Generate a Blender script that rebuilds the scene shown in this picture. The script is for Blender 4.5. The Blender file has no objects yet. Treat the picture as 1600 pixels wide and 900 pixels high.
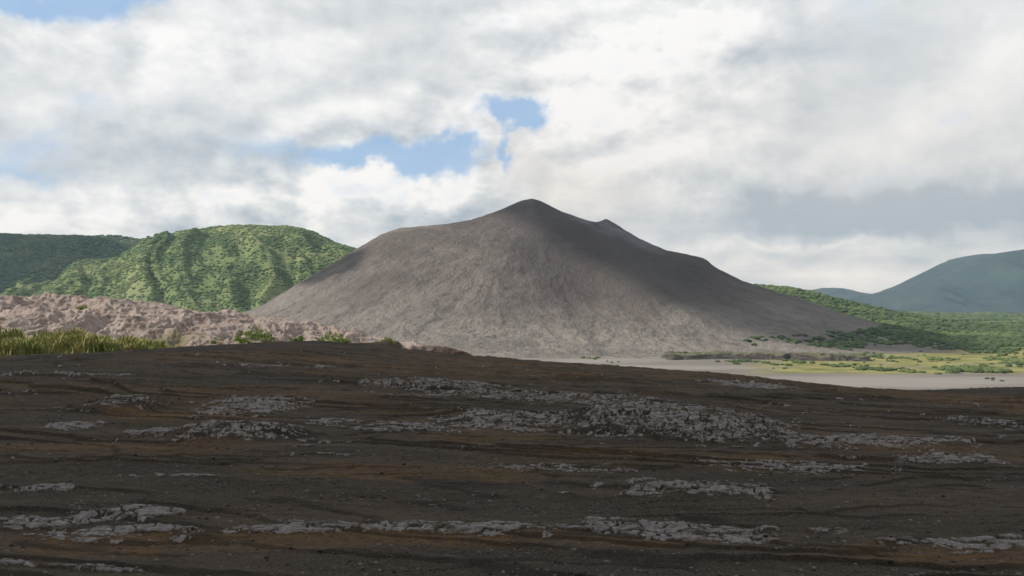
import bpy, math, numpy as np, time
T0=time.time()
rng=np.random.default_rng(7)
scene=bpy.context.scene
F=1386.0; HY=475.0
PLAIN=-80.0
R_C=75.0
# ---------------------------------------------------------------- noise
_perm=rng.permutation(4096).astype(np.int32)
_ang=rng.uniform(0,2*np.pi,4096).astype(np.float32)
_gx=np.cos(_ang); _gy=np.sin(_ang)
_rnd=rng.uniform(0,1,(4096,4)).astype(np.float32)
def _h(ix,iy,s):
    a=_perm[(ix+s*131)&4095]
    return _perm[(a+iy)&4095]
def pn(x,y,s=0):
    x=np.asarray(x,dtype=np.float64); y=np.asarray(y,dtype=np.float64)
    ix=np.floor(x).astype(np.int32); iy=np.floor(y).astype(np.int32)
    fx=(x-ix).astype(np.float32); fy=(y-iy).astype(np.float32)
    u=fx*fx*fx*(fx*(fx*6-15)+10); v=fy*fy*fy*(fy*(fy*6-15)+10)
    def g(dx,dy):
        h=_h(ix+dx,iy+dy,s)
        return _gx[h]*(fx-dx)+_gy[h]*(fy-dy)
    a=g(0,0);b=g(1,0);c=g(0,1);d=g(1,1)
    return (a+(b-a)*u+(c-a)*v+(a-b-c+d)*u*v)*1.5
def fbm(x,y,o=4,s=0,gain=.5):
    r=0;a=1.0;n=0
    for i in range(o):
        r=r+a*pn(x,y,s+i*17); n+=a; a*=gain; x=x*2.03+3.1; y=y*2.03-1.7
    return r/n
def ridged(x,y,o=4,s=0):
    r=0;a=1.0;n=0
    for i in range(o):
        r=r+a*(1-2*np.abs(pn(x,y,s+i*17))); n+=a; a*=.5; x=x*2.1+3.1; y=y*2.1-1.7
    return r/n
def voro(x,y,s=0):
    ix=np.floor(x).astype(np.int32); iy=np.floor(y).astype(np.int32)
    f1=np.full(x.shape,9.,np.float32); f2=f1.copy(); cid=np.zeros(x.shape,np.int32)
    for dx in(-1,0,1):
        for dy in(-1,0,1):
            h=_h(ix+dx,iy+dy,s); r=_rnd[h]
            d=np.hypot(ix+dx+.1+.8*r[...,0]-x, iy+dy+.1+.8*r[...,1]-y).astype(np.float32)
            n=d<f1
            f2=np.where(n,f1,np.minimum(f2,d)); cid=np.where(n,h,cid); f1=np.where(n,d,f1)
    return f1,f2,cid
def ss(a,b,x):
    t=np.clip((x-a)/(b-a),0,1); return t*t*(3-2*t)
def prof(pts,Y):
    p=np.array(pts,float); return (p[:,0]-800)/F*Y,(HY-p[:,1])/F*Y
# ---------------------------------------------------------------- mesh helpers
def grid_mesh(name,X,Y,Z,attrs=None,mat=None):
    n,m=X.shape
    me=bpy.data.meshes.new(name)
    co=np.empty((n*m,3),np.float32); co[:,0]=X.ravel();co[:,1]=Y.ravel();co[:,2]=Z.ravel()
    idx=np.arange(n*m,dtype=np.int32).reshape(n,m)
    f=np.stack([idx[:-1,:-1],idx[:-1,1:],idx[1:,1:],idx[1:,:-1]],-1).reshape(-1,4)
    k=len(f)
    a=co[f[k//2]]
    if np.cross(a[1]-a[0],a[2]-a[0])[2]<0: f=f[:,::-1]
    me.vertices.add(n*m); me.vertices.foreach_set('co',co.ravel())
    me.loops.add(k*4); me.loops.foreach_set('vertex_index',np.ascontiguousarray(f).ravel())
    me.polygons.add(k); me.polygons.foreach_set('loop_start',np.arange(k,dtype=np.int32)*4)
    me.polygons.foreach_set('use_smooth',np.ones(k,bool))
    me.update(calc_edges=True)
    for an,av in (attrs or {}).items():
        at=me.attributes.new(an,'FLOAT','POINT'); at.data.foreach_set('value',np.ascontiguousarray(av,dtype=np.float32).ravel())
    ob=bpy.data.objects.new(name,me); scene.collection.objects.link(ob)
    if mat: me.materials.append(mat)
    return ob
def poly_mesh(name,V,Fc,mat,link=True,smooth=True,coll=None):
    me=bpy.data.meshes.new(name); me.from_pydata([tuple(map(float,v)) for v in V],[],[tuple(map(int,f)) for f in Fc]); me.update()
    if smooth: me.polygons.foreach_set('use_smooth',np.ones(len(me.polygons),bool))
    me.materials.append(mat)
    ob=bpy.data.objects.new(name,me)
    if coll: coll.objects.link(ob)
    elif link: scene.collection.objects.link(ob)
    return ob
def ico(sub):
    import bmesh
    bm=bmesh.new(); bmesh.ops.create_icosphere(bm,subdivisions=sub,radius=1)
    V=np.array([v.co[:] for v in bm.verts]); Fc=[[v.index for v in f.verts] for f in bm.faces]; bm.free()
    return V,Fc
# ---------------------------------------------------------------- node expression helper
class N:
    tree=None
    def __init__(s,sock): s.s=sock
    @staticmethod
    def math(op,*a,clamp=False):
        n=N.tree.nodes.new('ShaderNodeMath'); n.operation=op; n.use_clamp=clamp
        for i,v in enumerate(a):
            if isinstance(v,N): N.tree.links.new(v.s,n.inputs[i])
            else: n.inputs[i].default_value=v
        return N(n.outputs[0])
    def __add__(s,o): return N.math('ADD',s,o)
    __radd__=__add__
    def __sub__(s,o): return N.math('SUBTRACT',s,o)
    def __rsub__(s,o): return N.math('SUBTRACT',o,s)
    def __mul__(s,o): return N.math('MULTIPLY',s,o)
    __rmul__=__mul__
def link(v,inp):
    if isinstance(v,N): N.tree.links.new(v.s,inp)
    elif isinstance(v,(tuple,list)) and len(v)==3 and inp.type=='RGBA': inp.default_value=(*v,1)
    else: inp.default_value=v
def sstep(v,a,b):
    n=N.tree.nodes.new('ShaderNodeMapRange'); n.interpolation_type='SMOOTHSTEP'
    link(v,n.inputs['Value']); n.inputs['From Min'].default_value=a; n.inputs['From Max'].default_value=b
    return N(n.outputs[0])
def mixc(f,a,b,mode='MIX'):
    n=N.tree.nodes.new('ShaderNodeMix'); n.data_type='RGBA'; n.blend_type=mode
    link(f,n.inputs[0]); link(a,n.inputs[6]); link(b,n.inputs[7]); return N(n.outputs[2])
def noise(vec,scale,detail=5,rough=.5,col=False,dist=0):
    n=N.tree.nodes.new('ShaderNodeTexNoise'); link(vec,n.inputs['Vector'])
    n.inputs['Scale'].default_value=scale; n.inputs['Detail'].default_value=detail; n.inputs['Roughness'].default_value=rough; n.inputs['Distortion'].default_value=dist
    return N(n.outputs[1 if col else 0])
def attr(name,t='Fac'):
    n=N.tree.nodes.new('ShaderNodeAttribute'); n.attribute_name=name; return N(n.outputs[t])
def vmath(op,a,b):
    n=N.tree.nodes.new('ShaderNodeVectorMath'); n.operation=op; link(a,n.inputs[0]); link(b,n.inputs[1]); return N(n.outputs[0])
def sep(v):
    n=N.tree.nodes.new('ShaderNodeSeparateXYZ'); link(v,n.inputs[0]); return N(n.outputs[0]),N(n.outputs[1]),N(n.outputs[2])
def ramp(v,stops):
    n=N.tree.nodes.new('ShaderNodeValToRGB'); link(v,n.inputs[0]); cr=n.color_ramp
    while len(cr.elements)<len(stops): cr.elements.new(.5)
    for e,(p,c) in zip(cr.elements,stops): e.position=p; e.color=(*c,1)
    return N(n.outputs[0])
def new_mat(name):
    m=bpy.data.materials.new(name); m.use_nodes=True; N.tree=m.node_tree
    b=m.node_tree.nodes['Principled BSDF']; b.inputs['Roughness'].default_value=.95
    b.inputs['Specular IOR Level'].default_value=.1
    return m,b
def pos():
    n=N.tree.nodes.new('ShaderNodeNewGeometry'); return N(n.outputs['Position'])
def bump(h,strength,dist,b):
    n=N.tree.nodes.new('ShaderNodeBump'); n.inputs['Strength'].default_value=strength; n.inputs['Distance'].default_value=dist
    link(h,n.inputs['Height']); N.tree.links.new(n.outputs[0],b.inputs['Normal'])
# ---------------------------------------------------------------- camera
cam=bpy.data.cameras.new('camera'); co=bpy.data.objects.new('camera',cam); scene.collection.objects.link(co)
cam.sensor_width=36; cam.lens=36*F/1600; cam.clip_start=.1; cam.clip_end=100000
co.rotation_euler=(math.radians(90)+math.atan(25/F),0,0); co.location=(0,0,0)
scene.camera=co
scene.view_settings.view_transform='Standard'; scene.view_settings.look='None'; scene.view_settings.exposure=0
# ---------------------------------------------------------------- sun
EL=math.radians(36); A=math.radians(80)
S=np.array([-math.cos(EL)*math.sin(A),-math.cos(EL)*math.cos(A),math.sin(EL)])
sl=bpy.data.lights.new('sun','SUN'); sl.energy=5.0; sl.angle=math.radians(.5); sl.color=(1,.94,.85)
so=bpy.data.objects.new('sun',sl); scene.collection.objects.link(so)
from mathutils import Vector
so.rotation_euler=Vector(S).to_track_quat('Z','Y').to_euler()
# ---------------------------------------------------------------- sky
def aed(px,py):
    return math.degrees(math.atan((px-800)/F)), math.degrees(math.atan((HY-py)/math.hypot(F,px-800)))
w=bpy.data.worlds.new('World'); scene.world=w; w.use_nodes=True; N.tree=w.node_tree
try:
    w.cycles.sampling_method='MANUAL'; w.cycles.sample_map_resolution=256
except Exception as e: print(e)
bg=w.node_tree.nodes['Background']
tc=w.node_tree.nodes.new('ShaderNodeTexCoord'); D=N(tc.outputs['Generated'])
dx,dy,dz=sep(D)
az=N.math('ARCTAN2',dx,dy)*57.29578; el=N.math('ARCSINE',dz)*57.29578
Ds=vmath('MULTIPLY',D,(1.0,1.0,1.7))
wx=noise(D,6.5,7,.62); wy=noise(vmath('ADD',D,(4.1,7.3,2.2)),8,7,.62)
azw=az+(wx-.5)*14; elw=el+(wy-.5)*9
azs=az+(wx-.5)*12+(wy-.5)*6; els=el+(wy-.5)*7
def blob(px,py,sx,sy,a,X=azw,Y=elw):
    ca,ce=aed(px,py); sx/=24.2; sy/=24.2
    u=(X-ca)*(1/sx); v=(Y-ce)*(1/sy)
    return N.math('EXPONENT',(u*u+v*v)*-.7)*a
B=[(150,70,230,70,.20),(420,120,200,80,.12),(190,232,300,30,-.34),(620,150,130,60,-.03),(60,315,150,30,.12),(270,330,170,35,.2),
   (655,290,120,42,.42),(470,275,60,30,.1),(980,100,170,120,.48),(990,240,110,50,.15),(1240,170,70,80,-.20),(1420,50,180,60,-.08),
   (1260,290,200,34,-.36),(1480,320,190,40,-.5),(1130,330,130,30,-.18),(1560,110,70,60,.32),(1370,200,130,40,.04),(1300,372,160,9,.3),(1200,418,160,10,.15),(1480,372,120,10,-.1)]
Bs=None
for b in B:
    q=blob(*b); Bs=q if Bs is None else Bs+q
off=(-.016,0,.028)
n0=noise(Ds,12,7,.55); n1=noise(vmath('ADD',Ds,off),12,7,.55)
m0=noise(Ds,4.2,4,.5); m1=noise(vmath('ADD',Ds,(-.05,0,.09)),4.2,4,.5)
puff=blob(660,280,180,70,1.5)+blob(960,130,220,130,1.1)+blob(250,330,300,50,1.3)+blob(150,60,250,80,.6)
rel=(n0-n1)*(puff*1.9+.65)+(m0-m1)*.6
streak=noise(vmath('MULTIPLY',D,(4,4,36)),1.0,4,.55)
lowm=1-sstep(el,2.0,8.0)
Bs=Bs+rel+(streak-.5)*lowm*1.6+.56
ccol=ramp(Bs,[(0,(.38,.45,.52)),(.3,(.545,.60,.65)),(.6,(.73,.76,.785)),(.85,(.89,.90,.905)),(1,(.975,.975,.97))])
smoke=blob(900,285,80,45,.55)+blob(1120,210,200,80,.25)+blob(1500,200,150,80,.3)
ccol=mixc(smoke,ccol,(.77,.735,.69))
H=[(787,166,46,18,1.25),(838,190,34,16,1.2),(560,246,120,17,1.05),(650,235,65,15,.9),(705,218,45,15,.85),(60,10,95,22,1.3),(190,-4,55,14,1.0),(815,250,14,38,.9),(740,245,60,14,.6),(40,268,90,9,.4),(1300,-120,300,60,.9),(-500,200,300,60,.9),(2200,150,200,80,.8)]
Hs=None
for b in H:
    q=blob(*b,X=azs,Y=els); Hs=q if Hs is None else Hs+q
back=sstep(wx,.55,.65)*sstep(N.math('ABSOLUTE',az),40,60)
hole=N.math('MAXIMUM',sstep(Hs+(n0-.5)*2.1,.15,1.15)*.9,back*.85)
sky=w.node_tree.nodes.new('ShaderNodeTexSky'); sky.sky_type='NISHITA'; sky.sun_disc=False; sky.sun_elevation=EL; sky.sun_rotation=math.radians(260)
sky.air_density=1.0; sky.dust_density=1.2
skyc=mixc(.85,N(sky.outputs[0]),(3.2,5.3,8.3))
cl10=mixc(1.0,ccol,(10,10,10),'MULTIPLY')
final=mixc(hole,cl10,skyc)
link(final,bg.inputs['Color']); bg.inputs['Strength'].default_value=.1
# ---------------------------------------------------------------- ground height
cx_,cz_=prof([(-300,575),(0,562),(120,556),(250,545),(400,538),(500,537),(620,547),(830,564),(1000,575),(1100,582),(1200,593),(1320,607),(1400,611),(1600,606),(1900,600)],R_C)
def base_z(x,y):
    t=np.clip((y-8)/(R_C-8),-0.1,1)
    zc=np.interp(x,cx_,cz_)
    z=-3.1+(zc+3.1)*t
    wl=ss(-9,-24,x)
    y0=R_C+100*wl
    z=z-ss(75,102,y)*wl*(.7+2.7*ss(-46,-30,x))-np.clip(y-102,0,75)*.012*wl
    e=np.maximum(y-y0,0)
    z=z-.17*e
    d=z-PLAIN
    return PLAIN+np.where(d>20,d,20*np.exp(np.minimum((d-20)/20,0)))
def far_z(x,y):
    h=135*np.exp(-((x-877)/420)**2-((y-3300)/800)**2)
    h=h+ss(1500,3500,y)*(18*fbm(x/600,y/600,3,90)+6)*ss(-200,900,x)
    return h
def ground_z(x,y): return base_z(x,y)+far_z(x,y)*(y>600)
def hit(px,py):
    ys=np.linspace(5,95,3000); xs=(px-800)/F*ys; zl=(HY-py)/F*ys
    b=base_z(xs,ys); k=np.argmax(zl<=b)
    if not (zl<=b).any(): k=-1
    return xs[k],ys[k]
# rock crust patches (x0,x1,ytop,ybot,dome,cover)
P=[(110,290,797,816,.02,1),(-40,120,806,822,.01,.8),(60,330,818,838,.01,.8),(340,640,818,836,.01,1.1),(620,900,818,836,.01,1.1),(860,1200,818,838,.01,1.1),(1000,1230,832,850,.01,.8),(1420,1700,841,858,.01,1.1),(1500,1700,862,870,.01,.7),(-60,50,876,890,.02,1.1),(60,200,884,898,.02,1.1),(1240,1330,828,838,.01,.7),(0,380,840,848,.0,.5),
   (75,155,662,676,.03,1.1),(195,300,674,688,.05,.9),(280,465,668,698,.20,.95),(330,470,624,648,.06,1),(490,560,652,668,.04,1),(560,720,660,676,.04,.8),(700,870,649,669,.06,1.1),(900,1195,646,686,.38,1.25),(1200,1500,680,702,.07,1.05),(1410,1560,712,726,.02,1),
   (1100,1350,725,743,.02,.85),(720,1000,732,746,.02,.6),(960,1240,758,785,.05,.7),(570,790,603,617,.22,.9),(640,1035,620,634,.12,.85),(1100,1230,600,609,.03,1.1),(1480,1600,655,678,.03,.6),(20,120,761,771,.02,.9),(0,200,585,593,.08,.8),(140,250,626,648,.30,.45),(300,560,571,576,.03,.6),(150,420,747,752,.01,.5)]
PW=[]
for (x0,x1,yt,yb,dm,cv_) in P:
    _,yn=hit((x0+x1)/2,yb); _,yf=hit((x0+x1)/2,yt)
    yc=(yn+yf)/2; PW.append((((x0+x1)/2-800)/F*yc,yc,(x1-x0)/2/F*yc,max((yf-yn)/2,.12),dm,cv_))
MO=[(-50,900,824,856,1.),(0,260,838,870,.9),(600,1250,838,856,.8),(1250,1650,850,885,1.),(400,900,733,756,.8),(0,600,600,640,.5),(150,420,640,668,.8),(550,1000,560,600,.7),(1300,1700,612,672,1.),(700,1400,708,735,.8),(850,1350,570,604,.7),(250,620,545,575,.7),(0,500,696,720,.6),(640,900,670,692,.6),(1250,1600,690,712,.7)]
MW=[]
for (x0,x1,yt,yb,a) in MO:
    _,yn=hit((x0+x1)/2,yb); _,yf=hit((x0+x1)/2,yt); yc=(yn+yf)/2
    MW.append((((x0+x1)/2-800)/F*yc,yc,(x1-x0)/2/F*yc,max((yf-yn)/2,.2),a))
rad=np.concatenate([[.02],np.linspace(1,7.5,14)[:-1],np.exp(np.linspace(np.log(7.5),np.log(40),740))[:-1],np.exp(np.linspace(np.log(40),np.log(150),250))[:-1],np.exp(np.linspace(np.log(150),np.log(45000),330))])
azs_=np.radians(np.concatenate([np.linspace(-180,-36,80)[:-1],np.linspace(-36,36,1180),np.linspace(36,180,80)[1:]]))
RR,AA=np.meshgrid(rad,azs_,indexing='ij')
GX=RR*np.sin(AA); GY=RR*np.cos(AA)
GZ=ground_z(GX,GY)
nr=int(np.searchsorted(rad,150))
x=GX[:nr]; y=GY[:nr]; z=GZ[:nr].copy()
near=1-ss(95,140,RR[:nr])
amp=np.clip(y/75,0.05,1)
cf=1-.7*ss(45,72,y)
wv=fbm(x/9,y/9,3,3)
und=(fbm(x/24+.3*wv+y*.02,y/7+x*.03,3,11)*.62*amp + fbm(x/7,y/2.6+x*.05,3,23)*.15*(.35+amp))*cf
f=(fbm(x/20+.25*wv,y/5.5+x*.04,4,41)*4.2+y*.14+.07*x)
fr=f-np.floor(f); stp=ss(.0,.13,fr)-fr
A_=(.04+.28*amp)*(.35+.65*ss(-.3,.4,fbm(x/12,y/6,2,57)))
und+=stp*A_*cf
f2=(fbm(x/8,y/2.2,4,71)*3.0+y*.35); fr2=f2-np.floor(f2); A2=(.03+.08*amp)*ss(-.25,.3,fbm(x/6,y/4,2,77))
und+=(ss(0,.12,fr2)-fr2)*A2
f3=(fbm(x/2.6,y/.9,3,83)*2.2+y*.9); fr3=f3-np.floor(f3); und+=(ss(0,.15,fr3)-fr3)*.022*ss(-.2,.3,fbm(x/3,y/2,2,87))*(1+amp)
und+=fbm(x*2.2,y*2.2,4,31)*.035
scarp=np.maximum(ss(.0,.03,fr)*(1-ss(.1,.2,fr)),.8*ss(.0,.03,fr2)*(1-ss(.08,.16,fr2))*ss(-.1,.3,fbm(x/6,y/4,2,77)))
z+=und*near
# rock plates
mask=np.zeros_like(x,dtype=np.float32); dome=np.zeros_like(mask)
nz=fbm(x*1.1,y*1.9,5,101,gain=.65); nz2=fbm(x*.35,y*.7,3,121); nz3=fbm(x*.6,y*2.8,4,127,gain=.6)
for (cx,cy,ax,ay,dm,cv_) in PW:
    q=((x-cx)/ax)**2+((y-cy)/ay)**2
    m=ss(1.55,.15,q+nz*1.8+nz3*1.8+(1-cv_)*1.0)*(.6+.4*cv_)
    mask=np.maximum(mask,m); dome=np.maximum(dome,dm*ss(1.7,.0,q+nz*.7))
rim=scarp*ss(.0,.35,nz2)*ss(9,20,y)*.8
mask=np.clip(np.maximum(mask,rim*ss(-.1,.3,nz)),0,1)
wxp=fbm(x*2.0,y*2.0,3,131)*.45; wyp=fbm(x*2.0,y*2.0,3,141)*.45
f1,f2_,cid=voro(x*2.7+wxp,y*3.8+wyp,5)
edge=f2_-f1; cr=_rnd[cid]
g1,g2_,cid2=voro(x*8+wxp*2,y*12.+wyp*2,9); e2=g2_-g1; cr2=_rnd[cid2]
present=(cr[...,2]<-.08+1.1*mask)&(mask>.1)
chip=ss(.0,.2,mask-.5*cr2[...,0])
pl=ss(.05,.15,edge)*present*ss(.1,.25,mask)*chip
small=(cr2[...,2]<mask*1.1-.08)*ss(.03,.15,e2)*ss(.05,.25,mask)*(~present)
sub=ss(.02,.13,e2); frac=.45+.55*(cr[...,0]>.5)
thick=(.014+.030*cr[...,3])*(1+.9*amp)
zr=dome*.9+pl*thick+small*.010*(1+amp)-pl*frac*(1-sub)*.010
lf=dome*20+nz*1.1+nz3; lfr=lf-np.floor(lf); zr+=(ss(0,.12,lfr)-lfr)*.055*ss(.03,.15,dome)
z+=zr
dust=ss(.38,-.15,fbm(x*1.6,y*3.4,5,147,gain=.65))
rock=np.maximum(pl*(1-frac*.5*(1-sub))*(.55+.6*(cr[...,1])),small*.75)*(.4+.6*dust)
rock=rock*(1-.7*ss(0,.02,lfr)*(1-ss(.12,.22,lfr))*ss(.03,.15,dome))
rock=np.clip(rock,0,1)
moss=np.zeros_like(mask)
for (cx,cy,ax,ay,a) in MW:
    q=((x-cx)/ax)**2+((y-cy)/ay)**2
    moss=np.maximum(moss,a*ss(1.8,.1,q+nz*.9+nz2*.8))
moss=np.clip(moss+.65*ss(.03,.42,fbm(x/6,y/1.3,4,161))*ss(8,26,y),0,1)
GZ[:nr]=z
full=np.zeros_like(GX,dtype=np.float32)
a_rock=full.copy(); a_rock[:nr]=rock
a_moss=full.copy(); a_moss[:nr]=moss*(1-mask*.4)
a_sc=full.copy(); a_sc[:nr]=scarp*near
a_far=ss(250,500,RR).astype(np.float32)
def grass_zone(x,y):
    n=fbm(x/160,y/60,4,201); px=800+F*x/np.maximum(y,1)
    return ss(-.15,.1,n+ss(1090,1300,px)*.35-.1)*ss(985,1060,y+n*90+30*fbm(x/60,y/30,3,208))*ss(1120,1240,px)*(y>0)
def forest_zone(x,y):
    n=fbm(x/220,y/140,4,211)
    return ss(1480,1620,y+n*260)*ss(380,620,x+n*160-(y-1500)*.12)
a_gr=grass_zone(GX,GY); a_fo=forest_zone(GX,GY)
a_fo=np.maximum(a_fo,ss(1500,1800,GY)*ss(-450,-700,GX))
# ---------------------------------------------------------------- ground material
m_ground,b=new_mat('ash_ground'); p=pos()
fine=noise(p,34,4,.7); mid=noise(p,5,5,.6); big=noise(vmath('MULTIPLY',p,(.12,.5,1)),1.0,4,.6)
ash=mixc(sstep(fine,.38,.66),(.017,.0138,.0108),(.070,.056,.043))
ash=mixc(sstep(big,.4,.68)*.55,ash,(.078,.058,.042))
ash=mixc(sstep(mid,.55,.75)*.5,ash,(.105,.085,.068))
mo=attr('moss')*sstep(mid*.55+fine*.45,.36,.58)
ash=mixc(mo*.75,ash,mixc(sstep(big,.35,.65),(.074,.050,.020),(.13,.070,.025)))
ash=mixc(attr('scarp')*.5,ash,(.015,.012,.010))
rn=noise(p,9,5,.65)
rockc=ramp(rn,[(.25,(.08,.068,.062)),(.5,(.160,.143,.136)),(.75,(.27,.246,.239))])
c=mixc(sstep(attr('rock')+(mid-.5)*.6+(rn-.5)*.6,.2,.72),ash,rockc)
pn1=noise(vmath('MULTIPLY',p,(.004,.012,.01)),1.0,5,.6); pn2=noise(vmath('MULTIPLY',p,(.02,.05,.05)),1.0,4,.6)
sand=mixc(sstep(pn1,.35,.65),(.15,.135,.12),(.23,.21,.19))
gr=mixc(sstep(pn2,.35,.65),(.11,.125,.035),(.28,.245,.10))
fo=mixc(sstep(pn2,.4,.62),(.03,.055,.014),(.10,.15,.035))
fc=mixc(attr('grassz'),sand,gr); fc=mixc(attr('forest'),fc,fo)
c=mixc(attr('farz'),c,fc)
link(c,b.inputs['Base Color'])
bump(fine*.6+mid*.7,.95,.035,b)
grid_mesh('ground',GX,GY,GZ,{'rock':a_rock,'moss':a_moss,'scarp':a_sc,'farz':a_far,'grassz':a_gr,'forest':a_fo},m_ground)
print('ground',time.time()-T0)
# ---------------------------------------------------------------- instancing helper
def scatter(name,pts,scl,coll):
    me=bpy.data.meshes.new(name); me.vertices.add(len(pts)); me.vertices.foreach_set('co',np.asarray(pts,np.float32).ravel())
    a=me.attributes.new('scl','FLOAT_VECTOR','POINT'); a.data.foreach_set('vector',np.asarray(scl,np.float32).ravel())
    a=me.attributes.new('rz','FLOAT','POINT'); a.data.foreach_set('value',rng.uniform(0,6.28,len(pts)).astype(np.float32))
    ob=bpy.data.objects.new(name,me); scene.collection.objects.link(ob)
    g=bpy.data.node_groups.new(name+'_gn','GeometryNodeTree')
    g.interface.new_socket('Geometry',in_out='INPUT',socket_type='NodeSocketGeometry'); g.interface.new_socket('Geometry',in_out='OUTPUT',socket_type='NodeSocketGeometry')
    gi=g.nodes.new('NodeGroupInput'); go=g.nodes.new('NodeGroupOutput'); ip=g.nodes.new('GeometryNodeInstanceOnPoints')
    ci=g.nodes.new('GeometryNodeCollectionInfo'); ci.inputs[0].default_value=coll; ci.inputs['Separate Children'].default_value=True; ci.inputs['Reset Children'].default_value=True
    ns=g.nodes.new('GeometryNodeInputNamedAttribute'); ns.data_type='FLOAT_VECTOR'; ns.inputs['Name'].default_value='scl'
    nr_=g.nodes.new('GeometryNodeInputNamedAttribute'); nr_.data_type='FLOAT'; nr_.inputs['Name'].default_value='rz'
    cx=g.nodes.new('ShaderNodeCombineXYZ'); L=g.links.new
    L(gi.outputs[0],ip.inputs['Points']); L(ci.outputs[0],ip.inputs['Instance']); ip.inputs['Pick Instance'].default_value=True
    L(ns.outputs[0],ip.inputs['Scale']); L(nr_.outputs[0],cx.inputs[2]); L(cx.outputs[0],ip.inputs['Rotation']); L(ip.outputs[0],go.inputs[0])
    md=ob.modifiers.new('scatter','NODES'); md.node_group=g
    return ob
def leaf_mat(name,ca,cb,cc,cd=(.025,.045,.015)):
    m,b=new_mat(name)
    oi=N.tree.nodes.new('ShaderNodeObjectInfo'); r=N(oi.outputs['Random'])
    p=pos(); n=noise(p,.006,3,.6); f=noise(p,.5,2,.6)
    c=mixc(r,ca,cb); c=mixc(sstep(n,.46,.62)*.7,c,cc); c=mixc(sstep(f,.35,.7)*.3,c,cd)
    link(c,b.inputs['Base Color']); b.inputs['Roughness'].default_value=.9
    return m
m_canopy=leaf_mat('canopy',(.075,.124,.054),(.115,.168,.068),(.178,.21,.088),(.05,.085,.04))
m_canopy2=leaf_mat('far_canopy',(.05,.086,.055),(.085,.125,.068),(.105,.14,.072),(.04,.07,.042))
m_scrub=leaf_mat('scrub',(.038,.065,.028),(.08,.112,.046),(.125,.16,.058))
def crown_coll(name,mat,k=4,sub=3):
    cl=bpy.data.collections.new(name)
    V0,F0=ico(sub)
    for i in range(k):
        V=V0.copy()
        d=1+.6*fbm(V[:,0]*1.9+V[:,2]*1.3+i*7,V[:,1]*1.9-V[:,2]*1.1,4,300+i*5,gain=.65)
        V=V*d[:,None]; V[:,2]=V[:,2]*.7+.35
        poly_mesh('crown_part',V,F0,mat,coll=cl,smooth=False)
    return cl
C_can=crown_coll('canopy_crowns',m_canopy,4,2); C_can2=crown_coll('far_canopy_crowns',m_canopy2,4,2); C_scr=crown_coll('scrub_crowns',m_scrub)
# ---------------------------------------------------------------- volcano
VY=2200.; VX=(832-800)/F*VY
def rp(pts):
    X,Z=prof(pts,VY); r=np.abs(X-VX); o=np.argsort(r); return r[o],Z[o]
LP=rp([(832,309),(812,314),(780,329),(740,343),(700,351),(655,354),(625,357),(598,367),(560,390),(525,412),(490,434),(460,453),(425,476),(395,489),(350,501),(280,513),(200,522),(60,532)])
RP=rp([(832,309),(850,316),(880,332),(920,346),(938,350),(946,343),(954,347),(975,361),(1000,376),(1040,394),(1075,400),(1095,405),(1112,420),(1150,440),(1200,457),(1245,472),(1300,492),(1350,506),(1420,519),(1500,527),(1620,535)])
zt=(HY-309)/F*VY
FP=(np.array([0,25,80,170,300,430,560,680,810,950,1150,1400]),np.array([zt,zt-7,zt-38,zt-92,zt-172,zt-240,zt-290,zt-322,zt-341,zt-347,zt-350,zt-352]))
def smooth_interp(r,P_):
    return (np.interp(r,*P_)*3+np.interp(r*1.012+2,*P_)+np.interp(np.maximum(r*.988-2,0),*P_))/5
vx=np.linspace(-1050,1350,1050)
vy=900+2400*np.concatenate([np.linspace(0,.56,700),np.linspace(.56,1,140)[1:]])
X,Y=np.meshgrid(vx,vy)
r=np.hypot(X-VX,Y-VY); cs=(X-VX)/np.maximum(r,1e-3); sn=(Y-VY)/np.maximum(r,1e-3)
th=np.arctan2(-cs,-sn)   # seam at the back, 0 facing -y, positive to the viewer's left
wr=np.clip(cs,0,1)**2; wl=np.clip(-cs,0,1)**2; wf=sn**2
VZ=wr*smooth_interp(r,RP)+wl*smooth_interp(r,LP)+wf*smooth_interp(r,FP)
VZ-=70*np.exp(-((X-VX-70)/90)**2-((Y-VY-110)/60)**2)
flank=ss(70,260,r)*(1-ss(650,1000,r))*(.25+.75*wf)
warp=fbm(X/260,Y/260,3,401)
w2=fbm(X/60,Y/60,3,405)
gul=fbm(th*3.2,r/1500,2,411)
gul2=fbm(th*20+w2*1.1,r/420,4,421)*ss(150,430,r)
gul3=fbm(th*70+w2*2.0,r/240,3,431)*ss(200,450,r)
VZ+=flank*(gul*16+gul2*3.6+gul3*1.4+fbm(X/90,Y/90,4,441)*8)+fbm(X/22,Y/22,4,453)*2.2*ss(30,120,r)+fbm(X/7,Y/7,2,457)*.45
VZ+=flank*34*np.exp(-((th+.50)/.15)**2)*(1-ss(480,720,r))
VZ-=flank*10*np.exp(-((th+.15)/.2)**2)*(1-ss(450,650,r))
VZ+=flank*12*np.exp(-((th-.5)/.2)**2)
ft=ss(520,650,r)*(1-ss(780,900,r))
VZ+=ft*((ridged(th*26+warp*2,r/55,3,461)-.4)*2.4)
VZ=np.maximum(VZ,PLAIN-6)
edge_=np.maximum.reduce([ss(-850,-1040,X),ss(1150,1340,X),ss(1080,920,Y)]); VZ=VZ*(1-edge_)+(PLAIN-8)*edge_
m_vol,b=new_mat('volcanic_ash'); p=pos()
vlo=attr('low'); vg=attr('gul')
n1_=noise(vmath('MULTIPLY',p,(.006,.006,.012)),1,5,.6); n2_=noise(p,.045,6,.65); n3_=noise(p,.22,3,.65)
c=mixc(sstep(n1_,.38,.62),(.118,.100,.088),(.182,.157,.138))
c=mixc(vlo,c,mixc(sstep(n1_,.35,.65),(.18,.161,.141),(.235,.211,.185)))
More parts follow.
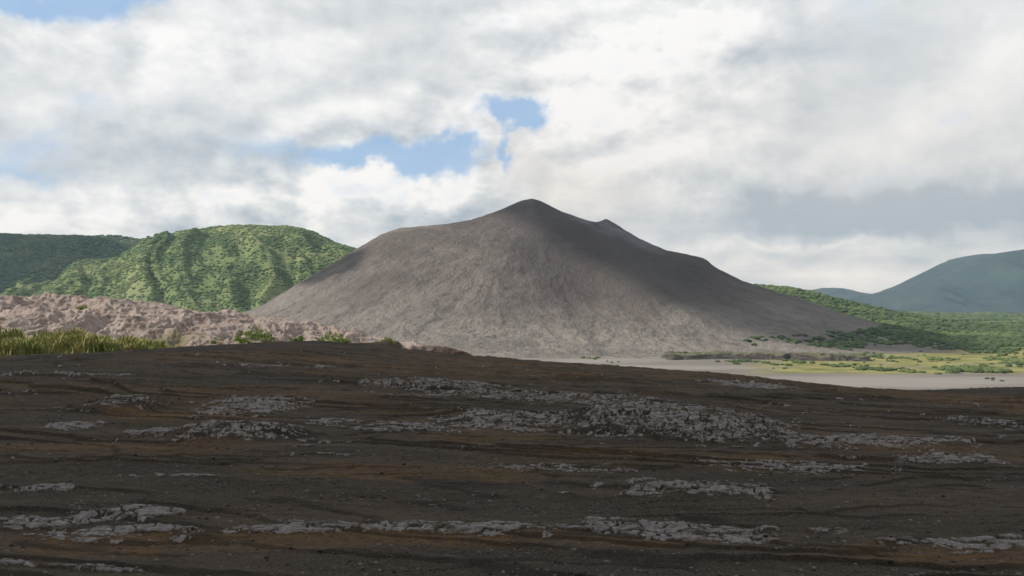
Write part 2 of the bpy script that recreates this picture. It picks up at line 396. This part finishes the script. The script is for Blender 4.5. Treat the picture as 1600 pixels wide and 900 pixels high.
c=mixc(sstep(n2_,.46,.7)*.5,c,(.084,.069,.062))
c=mixc(sstep(n3_,.5,.72)*.35,c,(.066,.056,.05))
c=mixc(sstep(vg,.05,.4)*.28,c,(.20,.175,.154))
c=mixc(sstep(vg*-1.0,.05,.4)*.25,c,(.07,.058,.052))
c=mixc(attr('shade_tint')*.82,c,mixc(sstep(n2_,.4,.65),(.056,.047,.046),(.078,.064,.060)))
gveg=attr('veg')*sstep(n2_,.4,.55)
c=mixc(gveg*.8,c,(.06,.08,.025))
link(c,b.inputs['Base Color']); bump(n2_*3+n3_*1.2,.9,4.5,b)
low=ss(430,720,r+60*warp)
# shade on the summit and right flank, painted into the ash colour
shade_tint=np.clip(ss(.42,-.15,th+.25*warp+.1*w2)*ss(700,380,r+110*warp)+ss(-1.1,-1.5,th)*ss(950,700,r)*.7,0,1)*ss(-2.8,-2.4,th)
shade_tint=np.maximum(shade_tint,ss(260,120,r+60*warp)*.6)
veg=np.clip(ss(700,900,X+80*warp)*ss(2000,2250,Y)+ss(-560,-700,X+60*warp)*ss(2080,2250,Y),0,1)
grid_mesh('volcano',X,Y,VZ,{'low':low,'gul':gul2,'veg':veg,'shade_tint':shade_tint},m_vol)
print('volcano',time.time()-T0)
def gridinterp(XA,YA,ZA,x,y):
    i=np.clip(np.searchsorted(YA,y)-1,0,len(YA)-2); j=np.clip(np.searchsorted(XA,x)-1,0,len(XA)-2)
    u=np.clip((x-XA[j])/(XA[j+1]-XA[j]),0,1); v=np.clip((y-YA[i])/(YA[i+1]-YA[i]),0,1)
    return ZA[i,j]*(1-u)*(1-v)+ZA[i,j+1]*u*(1-v)+ZA[i+1,j]*(1-u)*v+ZA[i+1,j+1]*u*v
volZ=lambda x,y: np.where((x>-1050)&(x<1350)&(y>900)&(y<3300),gridinterp(vx,vy,VZ,x,y),-500)
# ---------------------------------------------------------------- forested hills left
def hill(pts,Y0,front,back_,x0,x1,seed,spur):
    hx=np.linspace(x0,x1,480); hy=np.linspace(Y0-front*1.25,Y0+back_,360)
    X,Y=np.meshgrid(hx,hy); cxp,czp=prof(pts,Y0)
    wv=fbm(X/330,Y/330,3,seed)
    crest=np.interp(X+wv*30,cxp,czp)-5
    t=(Y0-Y)/front; tb=(Y-Y0)/back_
    sh=np.where(t>0,1-ss(0,1.15,t)**.85, 1-ss(0,1,tb))
    Z=PLAIN+(crest-PLAIN)*sh
    env=ss(.02,.25,t)*(1-ss(.9,1.2,t))
    g=ridged((X+.45*(Y-Y0)+wv*90)/230,(Y)/1100+wv*.3,4,seed+5)-.45
    Z+=env*g*spur+fbm(X/80,Y/80,4,seed+9)*7*sh
    return hx,hy,X,Y,Z-4
def hm(name,a_,b_c,c_):
    m,b=new_mat(name); p=pos()
    n1_=noise(p,.006,4,.6); n2_=noise(p,.05,5,.6)
    c=mixc(sstep(n2_,.35,.65),a_,b_c); c=mixc(sstep(n1_,.48,.64)*.6,c,c_); link(c,b.inputs['Base Color']); return m
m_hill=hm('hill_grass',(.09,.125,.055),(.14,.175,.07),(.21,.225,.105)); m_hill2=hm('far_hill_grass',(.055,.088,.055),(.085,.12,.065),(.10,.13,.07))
h1=hill([(-300,480),(20,470),(60,458),(130,425),(180,400),(240,378),(290,358),(340,350),(400,347),(450,350),(490,357),(515,372),(545,382),(600,396),(700,420),(900,470)],2700,850,700,-1500,150,501,64)
h2=hill([(-500,372),(-100,366),(0,362),(60,364),(130,366),(190,366),(220,372),(240,377),(300,390),(420,420),(600,450)],3500,1000,700,-3200,-300,551,60)
grid_mesh('forested_hill',*h1[2:],None,m_hill); grid_mesh('forested_hill',*h2[2:],None,m_hill2)
def scatter_on(h,n,smin,smax,dens):
    x=rng.uniform(h[0][0],h[0][-1],n); y=rng.uniform(h[1][0],h[1][-1]*.5+h[1][0]*.5+250,n)
    z=gridinterp(h[0],h[1],h[4],x,y)
    k=(z>PLAIN-2)&(z>volZ(x,y))&(rng.uniform(0,1,n)<dens(x,y))&(x/y>-.75)
    x,y,z=x[k],y[k],z[k]; s=rng.uniform(smin,smax,len(x))*rng.uniform(.8,1.3,len(x))
    return np.stack([x,y,z-.2*s],-1),np.stack([s*rng.uniform(.8,1.2,len(x)),s*rng.uniform(.8,1.2,len(x)),s*rng.uniform(.6,.95,len(x))],-1)
dn=lambda x,y: .2+.8*ss(-.2,.1,fbm(x/120,y/120,4,601))
a=scatter_on(h1,55000,2.3,5.0,dn); b_=scatter_on(h2,32000,4.5,8,lambda x,y:np.ones_like(x))
scatter('hill_forest',a[0],a[1],C_can); scatter('hill_forest',b_[0],b_[1],C_can2)
# ---------------------------------------------------------------- plain forest + scrub
def to_scale(x,s): return np.stack([s*rng.uniform(.9,1.5,len(x)),s*rng.uniform(.9,1.3,len(x)),s*rng.uniform(.6,1.0,len(x))],-1)
n=50000
y=np.exp(rng.uniform(np.log(1450),np.log(9500),n)); x=y*rng.uniform(.08,.85,n)
k=(rng.uniform(0,1,n)<forest_zone(x,y)*(.3+.7*ss(-.2,.12,fbm(x/170,y/170,4,611))))&(volZ(x,y)<ground_z(x,y)+25)
x,y=x[k],y[k]; zz=np.maximum(ground_z(x,y),volZ(x,y)); s=rng.uniform(4,8,len(x))*np.clip(y/2600,.8,2.2)
scatter('plain_forest',np.stack([x,y,zz],-1),to_scale(x,s),C_scr)
pts=[]
def clump(px,py,wpx,n,s0,s1,dep=12):
    yc=80*F/(py-HY); xc=(px-800)/F*yc; hw=wpx/2/F*yc
    x=xc+rng.normal(0,hw*.5,n); y=yc+rng.normal(0,dep,n); s=rng.uniform(s0,s1,n)
    for i in range(n): pts.append((x[i],y[i],float(ground_z(np.array([x[i]]),np.array([y[i]]))[0]),s[i]))
for c_ in [(1520,580,75,60,4,7),(1370,578,45,22,2.5,4.5),(1160,565,60,24,2,4),(1245,566,40,14,2,4),(1310,572,40,16,2.5,4.5),(1215,570,30,8,2,3.2),(925,560,24,8,1.6,3),(958,566,30,6,1,2),(1430,582,40,12,2,4),(1555,562,60,16,2,4.5),(1590,568,40,16,2.5,5),(1290,562,60,14,2,4),(1460,562,90,20,2,4),(1400,560,60,12,2,3.5),(1550,594,20,4,1.2,2),(1340,556,120,26,2,4.5,30),(1560,552,120,40,3,5,40),(1660,575,90,40,3,6)]: clump(*c_)
n=1500; y=rng.uniform(1060,1500,n); x=y*rng.uniform(.24,.75,n); k=rng.uniform(0,1,n)<grass_zone(x,y)*ss(-.05,.3,fbm(x/60,y/40,3,621))*.55
for i in np.where(k)[0]: pts.append((x[i],y[i],float(ground_z(x[i:i+1],y[i:i+1])[0]),rng.uniform(1.2,3.2)))
pts=np.array(pts); scatter('plain_shrubs',pts[:,:3],to_scale(pts,pts[:,3]),C_scr)
# ---------------------------------------------------------------- distant mountains
m_far,b=new_mat('far_forest_hazed'); p=pos(); n1_=noise(p,.0022,5,.65)
c=mixc(sstep(n1_,.35,.65),(.026,.046,.053),(.042,.067,.066)); link(c,b.inputs['Base Color'])  # bluish aerial haze is painted into the forest colour
def mountain(pts,Y0,front,back_,x0,x1,seed,spur):
    X,Y=np.meshgrid(np.linspace(x0,x1,500),np.linspace(Y0-front*1.2,Y0+back_,240)); cxp,czp=prof(pts,Y0)
    wv=fbm(X/1200,Y/1200,3,seed); crest=np.interp(X,cxp,czp); t=(Y0-Y)/front; tb=(Y-Y0)/back_
    sh=np.where(t>0,1-ss(0,1.15,t),1-ss(0,1,tb)); Z=PLAIN-5+(crest-PLAIN)*sh
    Z+=ss(.02,.3,t)*(1-ss(.8,1.15,t))*(ridged((X+wv*250)/700,Y/2500,4,seed+3)-.4)*spur+fbm(X/160,Y/160,4,seed+7)*14*sh
    return X,Y,Z
grid_mesh('distant_mountain',*mountain([(1150,492),(1300,478),(1350,462),(1390,456),(1420,447),(1450,432),(1480,415),(1505,401),(1530,397),(1560,395),(1600,389),(1680,375),(1800,350),(2000,330),(2500,420)],8500,2600,2500,2400,12000,701,90),None,m_far)
grid_mesh('distant_hill',*mountain([(1150,480),(1230,462),(1260,455),(1290,449),(1312,452),(1335,460),(1380,472),(1450,486)],11000,2500,2000,2500,6500,731,50),None,m_far)
print('hills',time.time()-T0)
# ---------------------------------------------------------------- pink eroded mound
mx=np.linspace(-150,-4,1200); my=np.linspace(97,182,620)
X,Y=np.meshgrid(mx,my)
cxp,czp=prof([(-400,474),(-100,470),(0,469),(60,469),(140,470),(200,474),(250,480),(320,488),(380,494),(440,503),(500,513),(550,523),(600,532),(650,541),(700,549),(760,560)],150)
wv=fbm(X/22,Y/22,3,801)
crest=np.interp(X,cxp,czp)
g=base_z(X,Y)
t=np.clip((Y-(102+5*wv))/(150-102),0,1); up=1-(1-t)**1.7
tb=ss(152,180,Y)
MZ=(g-.4)+(crest-(g-.4))*up*(1-tb)-tb*3
env=ss(.0,.15,t)*(1-.7*ss(.9,1.05,t+tb))*ss(.3,2.5,crest-g+.6)
r1=ridged((X*.8+Y*.35+wv*6)/13,(Y*.75-X*.4)/13,4,811)-.4
r2=ridged((X+Y*.4+wv*3)/4.5,(Y-X*.5)/6,4,821)-.4
r3=ridged(X/1.5+wv*2,Y/2.6,4,825)-.4
v1,v2,vc=voro(X/2.2+wv+fbm(X/2,Y/2,3,841),Y/3.2+fbm(X/2,Y/2,3,845),13); crk=1-ss(.02,.12,v2-v1)
MZ+=env*(r1*2.6+r2*.8+r3*.15-.14*crk+.2*(_rnd[vc][...,0]-.5))+fbm(X*.9,Y*.9,4,831)*.06
lf=(MZ+.8*wv+.5*r2)*1.4; fr_=lf-np.floor(lf); MZ+=(ss(0,.3,fr_)-fr_)*.2*env
MZ-=1.5*ss(-9,-4.5,X)+.8*ss(-138,-149,X)
m_m,b=new_mat('pink_tuff'); p=pos(); cv=attr('cav')
n1_=noise(p,.35,5,.6); n2_=noise(p,2.5,4,.65)
c=ramp(n1_*.6+n2_*.4,[(.3,(.13,.095,.076)),(.47,(.25,.198,.172)),(.7,(.36,.303,.275))])
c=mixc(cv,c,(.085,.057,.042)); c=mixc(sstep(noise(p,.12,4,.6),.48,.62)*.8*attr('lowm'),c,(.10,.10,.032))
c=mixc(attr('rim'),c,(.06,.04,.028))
link(c,b.inputs['Base Color']); bump(n1_*.6+n2_*.5,.7,.2,b)
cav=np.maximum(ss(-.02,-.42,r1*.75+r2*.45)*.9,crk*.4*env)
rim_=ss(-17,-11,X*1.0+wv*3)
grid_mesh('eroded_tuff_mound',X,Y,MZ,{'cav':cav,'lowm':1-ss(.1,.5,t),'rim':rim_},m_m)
mZ=lambda x,y: np.maximum(gridinterp(mx,my,MZ,x,y),base_z(x,y))
# ---------------------------------------------------------------- eroded bank on the plain
U,V=np.meshgrid(np.linspace(0,1,420),np.linspace(0,1,70))
X=220+U*290; Y=1255+V*90+25*np.sin(U*5)
top=ss(-.25,.05,fbm(X/26,Y/22,3,901)+.12)*ss(0,.04,U)*(1-ss(.93,1,U))*ss(0.02,.10,V)*(1-ss(.8,1,V))
Z=PLAIN-.3+top*(7.5+3*fbm(X/30,Y/30,3,905)+2.6*np.round(3*fbm(X/13,Y/13,2,909))/3)
m_b,b=new_mat('eroded_bank_ash'); p=pos(); n_=noise(vmath('MULTIPLY',p,(.08,.08,.6)),1,5,.6); gn=N.tree.nodes.new('ShaderNodeNewGeometry'); _,_,nzz=sep(N(gn.outputs['Normal']))
c=mixc(sstep(n_,.35,.65),(.03,.026,.024),(.085,.075,.067)); c=mixc(sstep(nzz,.75,.95)*.8,c,(.12,.12,.065)); link(c,b.inputs['Base Color'])
grid_mesh('eroded_bank',X,Y,Z,None,m_b)
# ---------------------------------------------------------------- grass tufts, shrubs, stones
m_g,b=new_mat('grass_blades'); oi=N.tree.nodes.new('ShaderNodeObjectInfo'); r_=N(oi.outputs['Random']); g_=attr('tip')
c=mixc(sstep(r_,.3,.8),(.12,.17,.04),(.29,.27,.10)); c=mixc(g_*.5,c,(.30,.27,.12)); link(c,b.inputs['Base Color'])
def tuft(name,coll,nb,h,spread,seed):
    rg=np.random.default_rng(seed); V=[];Fc=[];tp=[]
    for i in range(nb):
        a=rg.uniform(0,6.28); d=rg.uniform(0,spread); bx,by=d*math.cos(a),d*math.sin(a); hh=h*rg.uniform(.55,1.1); le=rg.uniform(.1,.5)*hh; a2=rg.uniform(0,6.28)
        wd=.035; px,py=-math.sin(a2)*wd,math.cos(a2)*wd; k=len(V)
        for j,(f_,w_) in enumerate([(0,1),(.5,.8),(.85,.5),(1,.08)]):
            ox=le*f_*f_*math.cos(a2); oy=le*f_*f_*math.sin(a2); zz=hh*f_*(1-.15*f_)
            V+= [(bx+ox-px*w_,by+oy-py*w_,zz),(bx+ox+px*w_,by+oy+py*w_,zz)]; tp+=[f_,f_]
            if j: Fc.append((k+2*j-2,k+2*j-1,k+2*j+1,k+2*j))
    o=poly_mesh(name,V,Fc,m_g,coll=coll,smooth=False); a=o.data.attributes.new('tip','FLOAT','POINT'); a.data.foreach_set('value',np.array(tp,np.float32))
cg=bpy.data.collections.new('grass_tufts')
for i in range(5): tuft('tuft_part',cg,70,1.0,.45,40+i)
n=2400; x=rng.uniform(-78,-38.5,n); y=rng.uniform(97,109,n); k=rng.uniform(0,1,n)<ss(-.45,.15,fbm(x/5,y/3,3,951)+.12)*ss(-38.5,-42,x)
x,y=x[k],y[k]; s=rng.uniform(.8,1.9,len(x))*(.6+.8*ss(-.3,.3,fbm(x/4,y/4,2,961)))*(.45+.55*ss(-39,-48,x)); g1_=np.stack([x,y,mZ(x,y)-.05],-1); sg=np.stack([s*1.2,s*1.2,s],-1)
n=900; x=rng.uniform(-38,-14,n); y=rng.uniform(101,116,n); k=rng.uniform(0,1,n)<ss(.0,.35,fbm(x/4,y/3,3,971)); x,y=x[k],y[k]; s=rng.uniform(.3,.8,len(x)); g2=np.stack([x,y,mZ(x,y)-.02],-1)
scatter('tall_grass',np.vstack([g1_,g2]),np.vstack([sg,np.stack([s]*3,-1)]),cg)
m_s,b=new_mat('shrub_leaves'); p=pos(); n_=noise(p,1.8,4,.6); c=mixc(sstep(n_,.35,.65),(.07,.12,.02),(.19,.25,.045)); link(c,b.inputs['Base Color'])
def shrub(px,py,Y,wpx,hpx,seed):
    rg=np.random.default_rng(seed); w_=wpx/F*Y/2; h_=hpx/F*Y; x0=(px-800)/F*Y
    V=[];Fc=[]
    for i in range(1500):
        a=rg.uniform(0,6.28); r=rg.uniform(0,1)**.5; ux=r*math.cos(a); uy=r*math.sin(a)
        top=h_*(1-r*r)*(0.7+.6*float(pn(np.array([ux*2.5+seed]),np.array([uy*2.5]),7)[0])); uz=top*rg.uniform(.15,1)
        lx,ly,lz=rg.normal(size=3); d=np.array([lx,ly,lz]); d/=np.linalg.norm(d); e=np.cross(d,rg.normal(size=3)); e/=np.linalg.norm(e)+1e-6; s=rg.uniform(.08,.17)
        gz=float(mZ(np.array([x0+ux*w_]),np.array([Y+uy*w_*.8]))[0])
        c0=np.array([x0+ux*w_,Y+uy*w_*.8,gz+uz+.05]); k=len(V); V+=[c0-d*s,c0+e*s*.5,c0+d*s,c0-e*s*.5]; Fc.append((k,k+1,k+2,k+3))
    poly_mesh('shrub',V,Fc,m_s,smooth=False)
for q in [(400,520,122,58,24,1),(520,524,126,56,24,2),(124,495,132,44,12,3),(380,516,118,30,18,4),(600,533,124,26,10,5),(462,515,124,24,10,6),(345,524,106,26,9,8)]: shrub(*q)
m_st,b=new_mat('stone'); oi=N.tree.nodes.new('ShaderNodeObjectInfo'); r_=N(oi.outputs['Random']); c=mixc(r_,(.018,.015,.013),(.13,.115,.105)); link(c,b.inputs['Base Color'])
cst=bpy.data.collections.new('stones'); V0,F0=ico(2)
for i in range(4):
    V=V0*(1+.5*fbm(V0[:,0]*1.3+i*5,V0[:,1]*1.3+V0[:,2],2,980+i))[:,None]; V[:,2]*=.6; poly_mesh('stone_part',V,F0,m_st,coll=cst,smooth=False)
n=24000; rr=np.exp(rng.uniform(np.log(8),np.log(45),n)); aa=np.radians(rng.uniform(-36,36,n)); x=rr*np.sin(aa); y=rr*np.cos(aa)
i=np.clip(np.searchsorted(rad,rr),0,len(rad)-1); j=np.clip(np.searchsorted(azs_,aa),0,len(azs_)-1); z=GZ[i,j]
k=rng.uniform(0,1,n)<.2+.8*ss(-.1,.4,fbm(x/3,y/1.5,3,991)); x,y,z=x[k],y[k],z[k]
s=.006+.024*rng.uniform(0,1,len(x))**4+.0004*np.hypot(x,y)
scatter('scattered_stones',np.stack([x,y,z],-1),np.stack([s,s,s],-1),cst)
# ---------------------------------------------------------------- cloud meshes added outside the view to cast shade on the land
m_c,b=new_mat('shade_cloud_white'); b.inputs['Base Color'].default_value=(.85,.85,.86,1)
V0,F0=ico(5)
def shade_cloud(tx,ty,tz,rx,ry,h,seed,th=70,am=.22):
    k=(h-tz)/S[2]; c=np.array([tx,ty,tz])+S*k
    d=1+am*fbm(V0[:,0]*2.2+seed,V0[:,1]*2.2+V0[:,2],5,seed,gain=.6)
    V=V0*d[:,None]*np.array([rx,ry,th])+c
    poly_mesh('shade_cloud',V,F0,m_c)
shade_cloud(0,-337,-4,650,420,1100,11,50,.04)
shade_cloud(480,2060,60,275,640,4200,12,70,.3)
shade_cloud(-380,2020,62,120,95,2600,13,20,.35)
shade_cloud(-1650,3150,100,450,350,3000,14)
print('done',time.time()-T0)
# ---------------------------------------------------------------- gas plume over the right shoulder, aerial haze
def vol_mat(name):
    m=bpy.data.materials.new(name); m.use_nodes=True; N.tree=m.node_tree; m.node_tree.nodes.remove(m.node_tree.nodes['Principled BSDF'])
    vs=m.node_tree.nodes.new('ShaderNodeVolumeScatter'); m.node_tree.links.new(vs.outputs[0],m.node_tree.nodes['Material Output'].inputs['Volume'])
    return m,vs
Vp,Fp=ico(3); ang=math.radians(30)
m,vs=vol_mat('gas')
tc=m.node_tree.nodes.new('ShaderNodeTexCoord'); o=N(tc.outputs['Object']); ln=m.node_tree.nodes.new('ShaderNodeVectorMath'); ln.operation='LENGTH'; link(o,ln.inputs[0])
fall=1-sstep(N(ln.outputs['Value']),.1,.95)
link(fall*sstep(noise(o,2.0,3,.6),.30,.65)*.010,vs.inputs['Density']); vs.inputs['Color'].default_value=(.72,.85,1,1)
ob=poly_mesh('gas_plume',Vp,Fp,m); ob.location=(270,2090,134); ob.scale=(200,100,52); ob.rotation_euler=(0,ang,0)
m,vs=vol_mat('air'); vs.inputs['Color'].default_value=(.58,.77,1,1); vs.inputs['Density'].default_value=3.2e-5; vs.inputs['Anisotropy'].default_value=.2
lo,hi=(-20000,-3000,-120),(20000,20000,900)
poly_mesh('haze',[(x,y,z) for x in(lo[0],hi[0]) for y in(lo[1],hi[1]) for z in(lo[2],hi[2])],[(0,1,3,2),(4,6,7,5),(0,4,5,1),(2,3,7,6),(0,2,6,4),(1,5,7,3)],m,smooth=False)
